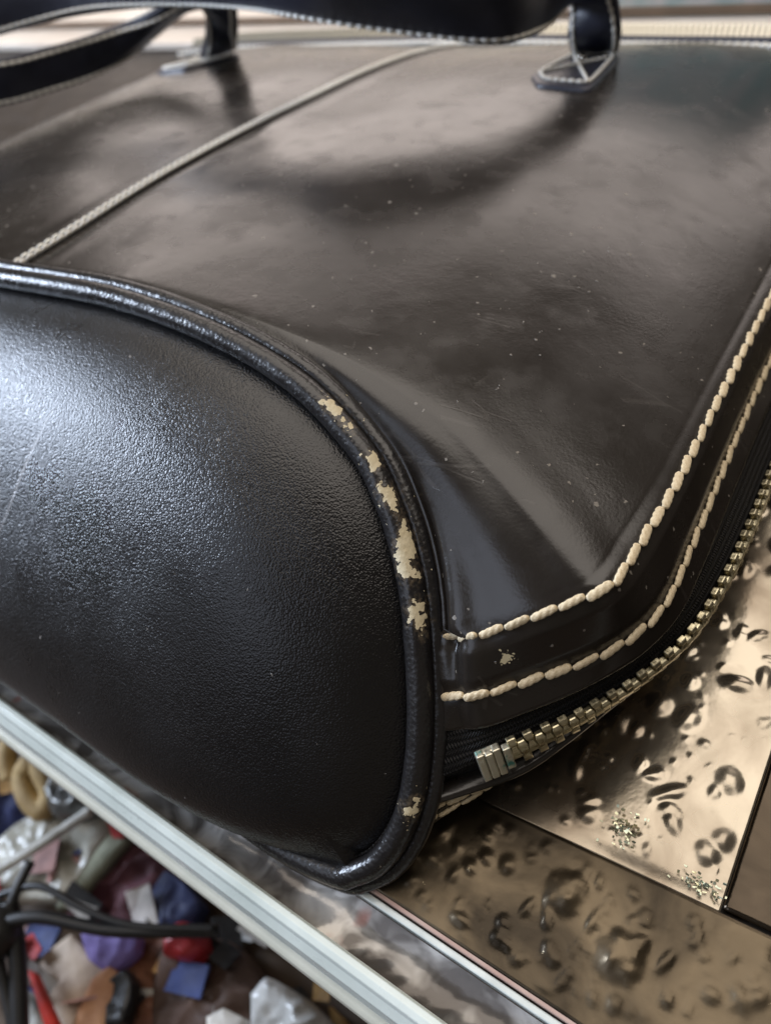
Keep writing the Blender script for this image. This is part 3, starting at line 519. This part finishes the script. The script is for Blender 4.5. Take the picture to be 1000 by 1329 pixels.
# the two short rows on the back panel beneath the zip
for kk in (8, 13):
    nst += stitch_row(Gb[kk]+Nb[kk-4]*.0002, Nb[kk-4], .0052, SM, back, start=.0022, maxn=24)
def joined_stitches(curve, normals, step, rad, parent, name, mat, start=0, end=None, slant=.0):
    Lc = np.r_[0, np.cumsum(np.linalg.norm(np.diff(curve, axis=0), axis=1))]; end = end or Lc[-1]; pos = start; parts = []
    while pos+step < end:
        a0 = at_len(pos, curve, Lc); a1 = at_len(pos+step*.97, curve, Lc); n_ = unit(at_len(pos, normals, Lc)); Y_ = np.cross(n_, unit(a1-a0))
        q = np.array([a0+(a1-a0)*t+Y_*(t-.5)*slant*step+n_*rad*.5*(1-abs(2*t-1)**2) for t in np.linspace(0, 1, 5)])
        parts.append(tube(q, rad*np.array([.45, .9, 1, .9, .45]), 6, up=n_)); pos += step
    V, F = merge(parts); o = badd(name, V, F, mat, parent); o['kind'] = 'stuff'; return o
sn = np.repeat(FZ[None], NS, 0)
ks = len(Gm)  # index of the seam row in the joined panel
seam_line = G[0]
for dx in (-.0011, .0013):
    joined_stitches(seam_line+np.array([dx, 0, 0])+FZ*.0007, sn, .0029, .00062, front, 'seam_stitching', M_pale, start=.003, end=.262)
# top edge: two rows of stitching, the zip with its teeth
top = crom(np.array([W(.03, .2545, -.0185), W(.0, .2565, -.0165), W(-.06, .2580, -.0155), W(-.147, .2605, -.0150), W(-.234, .2580, -.0155), W(-.294, .2565, -.0165), W(-.324, .2545, -.0185)]), 200)
tn_ = np.repeat(unit(FZ+.3*FY)[None], 200, 0)
for dy in (-.0022, .0012): joined_stitches(top+FY*dy+FZ*(.0016-dy*.2), tn_, .0034, .00095, front, 'top_stitching', M_pale)
V = np.vstack([top+FY*a+FZ*b for a, b in ((-.006, -.0012), (-.004, .0002), (.002, .0005), (.0045, .0002), (.005, -.003))])
badd('top_binding', V, gridF(5, 200), M_face)
V = np.vstack([top+FY*a+FZ*b for a, b in ((.0022, .0005), (.0036, .0022), (.0100, .0024), (.0112, .0012), (.016, -.001), (.024, -.012))])
badd('zip_tape', V, gridF(6, 200), mat_simple('navy_zip_tape', (.012, .016, .035), rough=.6))
tb = []
for i in range(0, 150):
    c = top[0]*(1-i/149)+top[-1]*i/149; c = np.array([np.interp(i/149, np.linspace(0, 1, 200), top[:, k]) for k in range(3)])
    tb.append((c+FY*.0135+FZ*.0022))
tme = bpy.data.meshes.new('tooth'); vb, fb = box((0, 0, 0), (.00062, 0, 0), tuple(FY*.0026+FZ*.0026), tuple(FZ*.0012-FY*.0012)); tme.from_pydata([tuple(v) for v in vb], [], fb); tme.materials.append(mat_simple('pale_zip_metal', (.50, .47, .38), (.72, .68, .58), .3, 300, metal=.7))
tz = [o for o in bag.children if o.name.startswith('zip_tape')][-1]
for c in tb: inst('tooth', tme, Matrix.Translation(Vector(c)-BL), tz)

# ------------------------------------------------------------------ handle and its tabs
lo, hi = crom(A('A_low'), 420), crom(A('A_up'), 420)
cr_ = unit(hi-lo); Th = unit(frames(lo)+frames(hi)); nh = unit(np.cross(cr_, Th)); th = .0016
rws = [lo-nh*th, lo-cr_*.0006, lo+nh*th]+[lo*(1-t)+hi*t+nh*(th+.0007*math.sin(math.pi*t)) for t in np.linspace(.1, .9, 7)]+[hi+nh*th, hi+cr_*.0006, hi-nh*th]+[lo*(1-t)+hi*t-nh*(th+.0007*math.sin(math.pi*t)) for t in np.linspace(.9, .1, 7)]
V = np.array(rws).transpose(1, 0, 2).reshape(-1, 3)
handle = badd('handle', V, gridF(420, len(rws), True), M_strap)
for base_c, sg in ((lo, 1), (hi, -1)):
    for d_ in (.0016,):
        for side in (1, -1):
            joined_stitches(base_c+cr_*sg*d_+nh*side*(th+.0001), nh*side, .0034, .00078, handle, 'handle_stitching', M_pale)
gF = np.stack([(G-F0)@FX, (G-F0)@FY, (G-F0)@FZ], -1)[:, ::2].reshape(-1, 3); gF = np.vstack([gF, np.stack([2*XM-gF[:, 0], gF[:, 1], gF[:, 2]], 1)])
def lay(V, top=None):
    V = np.array(V, float); loc = np.stack([(V-F0)@FX, (V-F0)@FY, (V-F0)@FZ], -1)
    for i, q in enumerate(loc): V[i] += FZ*(gF[np.argmin(((gF[:, :2]-q[:2])**2).sum(1)), 2]+.0016-TABZ)
    return V
TABZ = -.0025
def tab(poly, first):
    poly = [list(v) for v in lay(poly)]
    P = crom(np.array(poly+[poly[0]]), 60)[:-1]; pq = np.array(poly+[poly[0]]); lq = np.r_[0, np.cumsum(np.linalg.norm(np.diff(pq, axis=0), axis=1))]
    P = P*.15+.85*np.stack([np.interp(np.linspace(0, lq[-1], 60)[:-1], lq, pq[:, k]) for k in range(3)], 1); c = P.mean(0)
    rings = [(1.0, -.005), (1.02, -.0010), (.985, -.0003), (.93, 0), (.5, .0001), (.02, .0001)]
    V = np.vstack([c+(P-c)*s_+FZ*h for s_, h in rings]); F = gridF(len(rings), len(P), True)
    t = badd('handle_tab', V, F, M_strap)
    Q = c+(P-c)*.84+FZ*.0004; Q = np.vstack([Q, Q[:1]])
    joined_stitches(Q, np.repeat(FZ[None], len(Q), 0), .0027, .0006, t, 'tab_stitching', M_pale)
    cc = [np.array(poly[i]) for i in (0, 2, 3, 5)]; cc = [c+(q-c)*.80+FZ*.0005 for q in cc]
    for a_, b_ in ((cc[0], cc[2]), (cc[1], cc[3])):
        l = np.linspace(0, 1, 12)[:, None]; joined_stitches(a_*(1-l)+b_*l, np.repeat(FZ[None], 12, 0), .0027, .0006, t, 'tab_stitching', M_pale)
    rp = np.array(poly[5])*.75+np.array(poly[3])*.25; rp = c+(rp-c)*.7+FZ*.0003
    th_, ph_ = np.meshgrid(np.linspace(0, 2*np.pi, 17)[:-1], np.linspace(0.05, np.pi/2, 6)); e2 = np.cross(FZ, FX)
    V = np.array([rp+.0018*(math.sin(p_)*(math.cos(q_)*FX+math.sin(q_)*e2))+FZ*.0014*math.cos(p_) for p_, q_ in zip(ph_.ravel(), th_.ravel())])
    badd('rivet', V, gridF(6, 16, True)+[tuple(range(16))], M_riv, t)
M_riv = mat_simple('bright_nickel', (.75, .74, .7), rough=.12, metal=1)
tab(D['tabR'], True); tab(D['tabL'], False)

# ------------------------------------------------------------------ hammered metal covering of the counter
def domes(X, Y, seeds, n, x0, x1, y0, y1, rmin, rmax, hk, extra=()):
    r_ = np.random.default_rng(seeds); H = np.zeros_like(X)
    L_ = [(r_.uniform(x0, x1), r_.uniform(y0, y1), rmin+(rmax-rmin)*r_.random()**3, r_.uniform(.6, 1.35), r_.uniform(0, 3.1)) for _ in range(n)]+list(extra)
    for (cx, cy, rr, asp, an) in L_:
        dx, dy = X-cx, Y-cy; u_ = (dx*math.cos(an)+dy*math.sin(an))/asp; v_ = (-dx*math.sin(an)+dy*math.cos(an))*asp
        d2 = (u_*u_+v_*v_)/(rr*rr); H = np.maximum(H, hk*rr*np.where(d2 < 1, (1-np.minimum(d2, 1))**2.1, 0)) if hk > 0 else np.minimum(H, hk*rr*np.where(d2 < 1, (1-np.minimum(d2, 1))**2.1, 0))
    return H
def sheet(name, x0, x1, y0, y1, res, z0, slope, dargs, mat, label, waves=.0006, seed=0):
    nx, ny = int((x1-x0)/res)+1, int((y1-y0)/res)+1
    X, Y = np.meshgrid(np.linspace(x0, x1, nx), np.linspace(y0, y1, ny), indexing='ij')
    Y0 = Y; P2 = np.stack([X, Y], -1)
    H = 0*X+vnoise(P2, 75, seed)*waves+vnoise(P2, 230, seed+1)*waves*.22
    for da in dargs: H = H+domes(X, Y, *da)
    if y1 < 0: Y = Y-.066*X*(1-(Y-y0)/(y1-y0))
    ef = np.clip(np.minimum.reduce([X-x0, x1-X, Y0-y0, y1-Y0])/.004, 0, 1); H = np.maximum(z0+H*ef*ef*(3-2*ef), .0002)
    Vt = np.stack([X, Y, H], -1).reshape(-1, 3)
    F = gridF(nx, ny, flip=True)
    # a skirt gives the sheet its thickness
    ring = [i*ny for i in range(nx)]+[(nx-1)*ny+j for j in range(1, ny)]+[i*ny+ny-1 for i in range(nx-2, -1, -1)]+[j for j in range(ny-2, 0, -1)]
    n0 = len(Vt); Vs = Vt[ring].copy(); Vs[:, 2] -= .0004; Vt = np.vstack([Vt, Vs]); m_ = len(ring)
    F += [(ring[k], n0+k, n0+(k+1) % m_, ring[(k+1) % m_]) for k in range(m_)]
    o = mesh_obj(name, Vt, F, mat); tag(o, label, 'metal sheet'); return o
def mat_metal(name, c0, c1, r0, r1, metal=.9, flakes=False):
    k = NT(name)
    f = k.noise(38, 5, dist=.8); col = k.mix(k.ramp(f, .38, .62), c0, c1)
    col = k.mix(k.math('MULTIPLY', k.specks(260, .08, .85), .6), col, (.5, .42, .28))
    return k.P(Base_Color=col, Metallic=metal, Roughness=k.ramp(k.noise(50, 4), .35, .65, r0, r1), Normal=k.bump(k.noise(330, 4), .0002, .35))
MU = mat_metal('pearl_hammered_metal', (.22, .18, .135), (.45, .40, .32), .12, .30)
ML = mat_metal('fold_dimmed_metal', (.03, .023, .015), (.125, .097, .062), .26, .45, .8)  # darker reflection of the turned fold is put into this base colour
MR = mat_metal('side_dimmed_metal', (.022, .018, .014), (.07, .055, .04), .16, .32, .95)  # same sheet tilted away; its darker reflection is put into the colour
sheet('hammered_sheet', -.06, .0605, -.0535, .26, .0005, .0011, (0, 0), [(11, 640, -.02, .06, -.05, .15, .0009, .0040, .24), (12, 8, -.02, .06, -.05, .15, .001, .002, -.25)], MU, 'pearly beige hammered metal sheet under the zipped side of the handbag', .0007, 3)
sheet('hammered_sheet', -.06, .120, -.0800, -.0534, .0007, .0013, (0, .006), [(21, 700, -.02, .11, -.083, -.054, .0006, .0026, .32), (22, 16, -.02, .11, -.083, -.054, .001, .003, -.35), (23, 0, 0, 1, 0, 1, .1, .1, .25, [(.0335, -.0625, .0052, 1, 0), (.047, -.067, .006, 1.1, .5)])], ML, 'hammered metal strip tinted brown for its dim reflection, along the rail, below the handbag corner', .00022, 8)
sheet('hammered_sheet', .0607, .17, -.0525, .26, .0011, .0010, (-.004, 0), [(31, 150, .06, .16, -.05, .2, .0012, .0044, .34), (32, 60, .06, .16, -.05, .2, .0012, .003, -.22)], MR, 'ring-dented metal sheet tinted dark for its dim reflection, at the right-hand edge', .0005, 5)
# crumpled foil crumbs in the fold of the sheets
M_foil = mat_simple('crumpled_foil', (.66, .60, .36), (.42, .52, .46), .22, 500, metal=.8)
def crumbs(cx, cy, sx, sy, n, seed, label):
    r_ = np.random.default_rng(seed); parts = []
    for _ in range(n):
        c = np.array([cx+r_.normal()*sx, cy+r_.normal()*sy, .0026+r_.random()*.0012]); q = np.eye(3)+r_.normal(size=(3, 3))*.30; q, _r = np.linalg.qr(q)
        parts.append(box(c, q[0]*r_.uniform(.0001, .0004), q[1]*r_.uniform(.0001, .0003), q[2]*.00012))
    V, F = merge(parts); o = mesh_obj('foil_crumbs', V, F, M_foil, smooth=False); tag(o, label, 'foil'); o['kind'] = 'stuff'
crumbs(.0395, -.0470, .0017, .0017, 60, 4, 'small heap of glittering foil crumbs in the dark patch of the pearly sheet')
crumbs(.0560, -.0505, .0022, .0010, 60, 5, 'glittering foil crumbs by the corner where three metal sheets meet')
# ------------------------------------------------------------------ counter body, glass edge, rail
dirx = unit(np.array([1, -.066, 0])); 
def yl(x, y_at0): return y_at0-.066*x
M_ctr = mat_simple('dark_counter_board', (.03, .022, .016), rough=.5)
def prism(name, prof, x0, x1, mat, parent=None, nx=2, close=True, wob=0):
    """profile of (offset from the counter's front line, z) run along the counter edge"""
    xs = np.linspace(x0, x1, nx); V = []
    for x in xs:
        for (dy, z) in prof: V.append((x, yl(x, dy), z+wob*math.sin(x*40)))
    n = len(prof); F = gridF(nx, n, close)
    if close: F += [tuple(range(n)), tuple(reversed(range((nx-1)*n, nx*n)))]
    bm = bmesh.new(); vs = [bm.verts.new(v) for v in V]; [bm.faces.new([vs[i] for i in f]) for f in F]; bmesh.ops.recalc_face_normals(bm, faces=bm.faces)
    me = bpy.data.meshes.new(name); bm.to_mesh(me); bm.free(); me.materials.append(mat)
    o = bpy.data.objects.new(name, me); COL.objects.link(o)
    if parent: o.parent = parent
    return o
case = empty('display_counter', 'display counter with pale aluminium rail and glass edge under the handbag', 'counter', (0, 0, 0))
prism('counter_top', [(-.0805, -.0012), (.30, -.0012), (.30, -.02), (-.0805, -.02)], -.75, .5, M_ctr, case)
M_pink = mat_simple('pink_edge_strip', (.42, .27, .23), (.52, .38, .33), .4, 150)
bevel(prism('edge_strip', [(-.0808, .0012), (-.0790, .0012), (-.0790, -.0010), (-.0808, -.0010)], -.5, .3, M_pink, case), .0003)
M_gl = mat_simple('pale_glass_edge', (.50, .56, .55), (.66, .72, .70), .12, 200, Specular_IOR_Level=.8)
bevel(prism('glass_edge', [(-.0826, .0004), (-.0812, .0004), (-.0812, -.004), (-.0826, -.004)], -.5, .3, M_gl, case), .0003)
# clear wavy film lying in the channel between glass and rail
def film():
    nx, ny = 800, 70; V = []
    for x in np.linspace(-.42, .16, nx):
        for t in np.linspace(0, 1, ny):
            y = -.0828-t*.0100; yy = yl(x, y)
            ph = (x*1.0+ (y+.09)*-1.7)*620
            V.append((x, yy, -.0035-.0015*math.sin(math.pi*t)))
    V = np.array(V); q2 = np.stack([V[:, 0]-V[:, 1]*1.0, V[:, 1]*.35+V[:, 0]*.1], 1)
    V[:, 2] += (vnoise(q2, 480, 2)*.0007+vnoise(q2, 800, 6)*.00022)*(.35+.65*np.clip(vnoise(V[:, :2], 60, 9)+.5, 0, 1))
    k = NT('wavy_clear_film')
    col = k.mix(k.ramp(k.noise(70, 3, dist=1), .40, .62), (.10, .088, .078), (.42, .40, .37))
    col = k.mix(k.ramp(k.noise(70, 2), .66, .74), col, (.30, .12, .09))  # reddish blobs of a reflection painted into the film colour
    mt = k.P(Base_Color=col, Metallic=.35, Roughness=.2, Normal=k.bump(k.noise(300, 2), .0002, .5))
    o = mesh_obj('channel_film', V, gridF(nx, ny), mt, case)
film()
prism('channel_floor', [(-.0826, -.0062), (-0.0931, -.0062), (-0.0931, -.0085), (-.0826, -.0085)], -.5, .3, M_ctr, case)
M_al = (lambda k: k.P(Base_Color=k.mix(k.math('SUBTRACT', k.ramp(k.noise(45, 3), .3, .7), k.math('MULTIPLY', k.specks(400, .12, .8), .9)), (.56, .63, .59), (.76, .83, .79)), Metallic=.0, Roughness=k.ramp(k.noise(140, 4), .3, .7, .20, .42), Normal=k.bump(k.noise(500, 3), .00008, .5)))(NT('pale_anodised_aluminium'))
M_al2 = mat_simple('cream_rail_lip', (.60, .60, .50), (.70, .69, .58), .45, 90)
bevel(prism('rail', [(-0.0926, -.008), (-0.0926, -.0006), (-0.0931, .0006), (-0.0943, .0009), (-0.0956, .0002), (-0.0961, -.0010), (-0.0971, -.0022), (-0.0978, -.0030), (-0.0986, -.0085), (-0.0983, -.0105), (-0.0946, -.0115)], -.5, .3, M_al, case), .0002)
prism('rail_groove', [(-0.0946, -.0110), (-0.0976, -.0110), (-0.0976, -.0135), (-0.0946, -.0135)], -.5, .3, mat_simple('dark_groove', (.02, .024, .035), rough=.25, metal=.6), case)
bevel(prism('rail_lip', [(-0.0946, -.0130), (-0.0998, -.0130), (-0.1008, -.0140), (-0.1012, -.0205), (-0.1002, -.0225), (-0.0946, -.0225)], -.5, .3, M_al2, case, nx=40, wob=.0004), .0004)

# ------------------------------------------------------------------ far side of the counter
M_wood = (lambda k: k.P(Base_Color=k.mix(k.ramp(k.noise(14, 6, dist=1.2), .3, .7), (.62, .50, .40), (.82, .75, .65)), Roughness=.5))(NT('pale_scuffed_board'))
pb = mesh_obj('pale_board', *box((-.25, .43, .0015), (.62, 0, 0), (0, .145, 0), (0, 0, .0022)), M_wood, smooth=False); tag(bevel(pb, .0008), 'pale pinkish board lying beyond the top edge of the handbag', 'board')
pb2 = mesh_obj('dark_batten', *box((-.25, .306, .0065), (.62, 0, 0), (0, .0016, 0), (0, 0, .0015)), mat_simple('brown_batten', (.12, .08, .05), rough=.5), smooth=False); tag(pb2, 'thin brown batten along the near edge of the pale board', 'batten')
def patch(name, outline, T_, mat, label, cat, crump=.25, seed=0, rings=14, dens=90):
    P = np.array(outline); Pc = crom(np.vstack([P, P[:1]]), dens)[:-1]
    Q_ = np.vstack([P, P[:1]]); Lq = np.r_[0, np.cumsum(np.linalg.norm(np.diff(Q_, axis=0), axis=1))]
    Pm = np.stack([np.interp(np.linspace(0, Lq[-1], dens)[:-1], Lq, Q_[:, k]) for k in range(3)], 1)
    if crump > .2: Pm = Pm*.5+Pc*.5
    c = Pm.mean(0); V = [Pm+np.array([0, 0, -T_])]
    for r_ in np.linspace(1, .02, rings):
        q = c+(Pm-c)*r_; h = T_*.5*(1-r_**4)
        V.append(q+np.stack([0*q[:, 0], 0*q[:, 0], h+crump*T_*(vnoise(q[:, :2], 110, seed)*.6-np.abs(vnoise(q[:, :2], 210, seed+1))*1.1-np.abs(vnoise(q[:, :2], 430, seed+2))*.4)*(1-r_**6)], 1))
    V = np.vstack(V); o = mesh_obj(name, V, gridF(rings+1, len(Pm), True), mat); tag(o, label, cat); return o
M_teal = mat_simple('teal_print', (.14, .27, .25), (.50, .42, .38), .35, 60)
tp_ = mesh_obj('teal_box', *box((-.045, .337, .045), (.062, -.006, 0), (.002, .020, 0), (0, .004, .042)), M_teal, smooth=False); tag(bevel(tp_, .002), 'teal patterned box standing on the board beyond the bag, top right', 'box')

# ------------------------------------------------------------------ clutter on the floor below the counter
cl = D['clut']
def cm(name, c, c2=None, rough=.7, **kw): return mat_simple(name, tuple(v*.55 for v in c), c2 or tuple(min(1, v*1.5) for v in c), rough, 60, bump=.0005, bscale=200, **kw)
spec = {
'blue_cloth': (cm('blue_cotton', (.02, .03, .11)), 'dark blue cloth at the left edge, beside the yellow cord', 'cloth'),
'clear_bag': (cm('cloudy_plastic', (.34, .32, .25), (.50, .49, .42), .25), 'cloudy plastic bag with a bright fold, left of the khaki folder', 'plastic bag'),
'khaki_folder': (cm('khaki_card', (.20, .21, .14), (.27, .28, .2)), 'greenish khaki folder slanting up to the rail', 'folder'),
'maroon_cloth': (cm('maroon_cotton', (.10, .025, .035), (.17, .06, .075)), 'crumpled maroon cloth below the rail, behind the black stand arm', 'cloth'),
'navy_cloth': (cm('navy_cotton', (.012, .018, .06)), 'small navy cloth between the maroon cloth and the brown cloth', 'cloth'),
'purple_cloth': (cm('purple_cotton', (.17, .12, .36), (.24, .18, .46)), 'bright purple cloth under the thick black stand arm', 'cloth'),
'cream_paper': (cm('cream_paper', (.42, .30, .22), (.62, .50, .38)), 'pinkish cream paper beside the black stand post', 'paper'),
'orange_paper': (cm('orange_paper', (.50, .22, .10), (.62, .36, .20)), 'orange tinted paper right of the pinkish cream paper', 'paper'),
'red_strip': (cm('red_band', (.45, .03, .02)), 'narrow red band slanting across the white packet', 'band'),
'white_packet': (cm('white_packet', (.42, .42, .36), (.55, .55, .48)), 'off-white packet under the narrow red band', 'packet'),
'rust_cloth': (cm('rust_cotton', (.20, .07, .035), (.30, .13, .07)), 'rust orange cloth hanging between purple cloth and brown cloth', 'cloth'),
'black_pouch': (cm('black_vinyl', (.012, .012, .012), rough=.4), 'small black pouch lying on the rust orange cloth', 'pouch'),
'brown_cloth': (cm('brown_wool', (.075, .04, .025), (.12, .07, .05)), 'large dark brown woollen cloth below the red pouch', 'cloth'),
'red_pouch': (cm('red_vinyl', (.42, .03, .035), rough=.4), 'small bright red pouch on top of the dark brown cloth', 'pouch'),
'white_bag': (cm('white_plastic', (.50, .50, .47), (.66, .66, .63), .25), 'crumpled white plastic bag at the bottom edge under the rail', 'plastic bag'),
'torn_paper': (cm('white_paper', (.55, .52, .46)), 'torn white paper at the bottom edge on the dark brown cloth', 'paper'),
'grey_tin': (cm('dull_tin', (.12, .12, .11), (.2, .2, .19), .3, metal=.6), 'dull grey tin between the yellow cord and the rail', 'tin')}
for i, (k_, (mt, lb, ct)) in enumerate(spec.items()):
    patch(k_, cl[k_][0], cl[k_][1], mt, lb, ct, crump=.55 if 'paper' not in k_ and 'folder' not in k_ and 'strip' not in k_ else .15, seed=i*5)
lit = [cm('scrap_white', (.5, .48, .44)), cm('scrap_red', (.35, .03, .03)), cm('scrap_ochre', (.35, .2, .06)), cm('scrap_dark', (.02, .02, .02)), cm('scrap_blue', (.04, .06, .18)), cm('scrap_pink', (.45, .25, .22))]
r5 = np.random.default_rng(12); parts = []; mids = []
for _ in range(170):
    c = np.array([r5.uniform(-.29, -.02), r5.uniform(-.19, -.085), r5.uniform(-.168, -.141)]); q = np.eye(3)+r5.normal(size=(3, 3))*.45; q, _r = np.linalg.qr(q)
    v, f = box(c, q[0]*r5.uniform(.003, .009), q[1]*r5.uniform(.002, .006), q[2]*.0003); v = v+q[2]*(r5.normal(size=(8, 1))*.0006); parts.append((v, f)); mids += [int(r5.integers(0, 6))]*6
V, F = merge(parts); o = mesh_obj('litter_scraps', V, F, lit[0], smooth=False)
for m_ in lit[1:]: o.data.materials.append(m_)
o.data.polygons.foreach_set('material_index', mids); tag(o, 'loose coloured paper and plastic scraps strewn over the clutter below the rail', 'litter'); o['kind'] = 'stuff'
V, F = tube(crom(np.array(D['cord'][0]), 120), .0048, 10); tag(mesh_obj('yellow_cord', V, F, cm('yellow_cord', (.42, .27, .10), (.56, .40, .18))), 'thick loosely coiled yellow cord near the left edge', 'cord')
V, F = tube(crom(np.array(D['streak']), 30), .0022, 8); tag(mesh_obj('streak_tube', V, F, cm('streak_tube', (.5, .5, .46), rough=.2)), 'white streak on the cloudy plastic bag, added as a thin tube', 'tube')  # white streak of the plastic bag, added as a thin tube
stand = empty('tripod_stand', 'folded black metal tripod stand with arms reaching right, bottom left', 'stand', tuple(D['stand'][0][0]))
M_blk = mat_simple('matt_black_metal', (.008, .008, .008), (.014, .013, .012), .45, 80)
SL = np.array(D['stand'][0][0])
for pts, rr, nm in zip(D['stand'], (.0015, .0024, .0034, .0020), ('arm', 'arm', 'post', 'leg')):
    V, F = tube(crom(np.array(pts), 50), rr, 10); mesh_obj(nm, V-SL, F, M_blk, stand)
th_, ph_ = np.meshgrid(np.linspace(0, 2*np.pi, 25)[:-1], np.linspace(0, np.pi, 14))
hub = np.stack([np.cos(th_)*np.sin(ph_)*.011, np.sin(th_)*np.sin(ph_)*.012, np.cos(ph_)*.010], -1).reshape(-1, 3); hub = hub*(1+.18*vnoise(hub, 300, 4))[:, None]
mesh_obj('hub', hub+np.array(D['stand'][2][0])-SL+np.array([0, -.012, -.004]), gridF(14, 24, True, True), M_blk, stand)
fl = mesh_obj('floor', [(-3, -3, -.170), (3, -3, -.170), (3, 3, -.170), (-3, 3, -.170)], [(0, 1, 2, 3)], mat_simple('dark_floor', (.05, .032, .02), (.13, .085, .05), .7, 16)); fl['kind'] = 'structure'
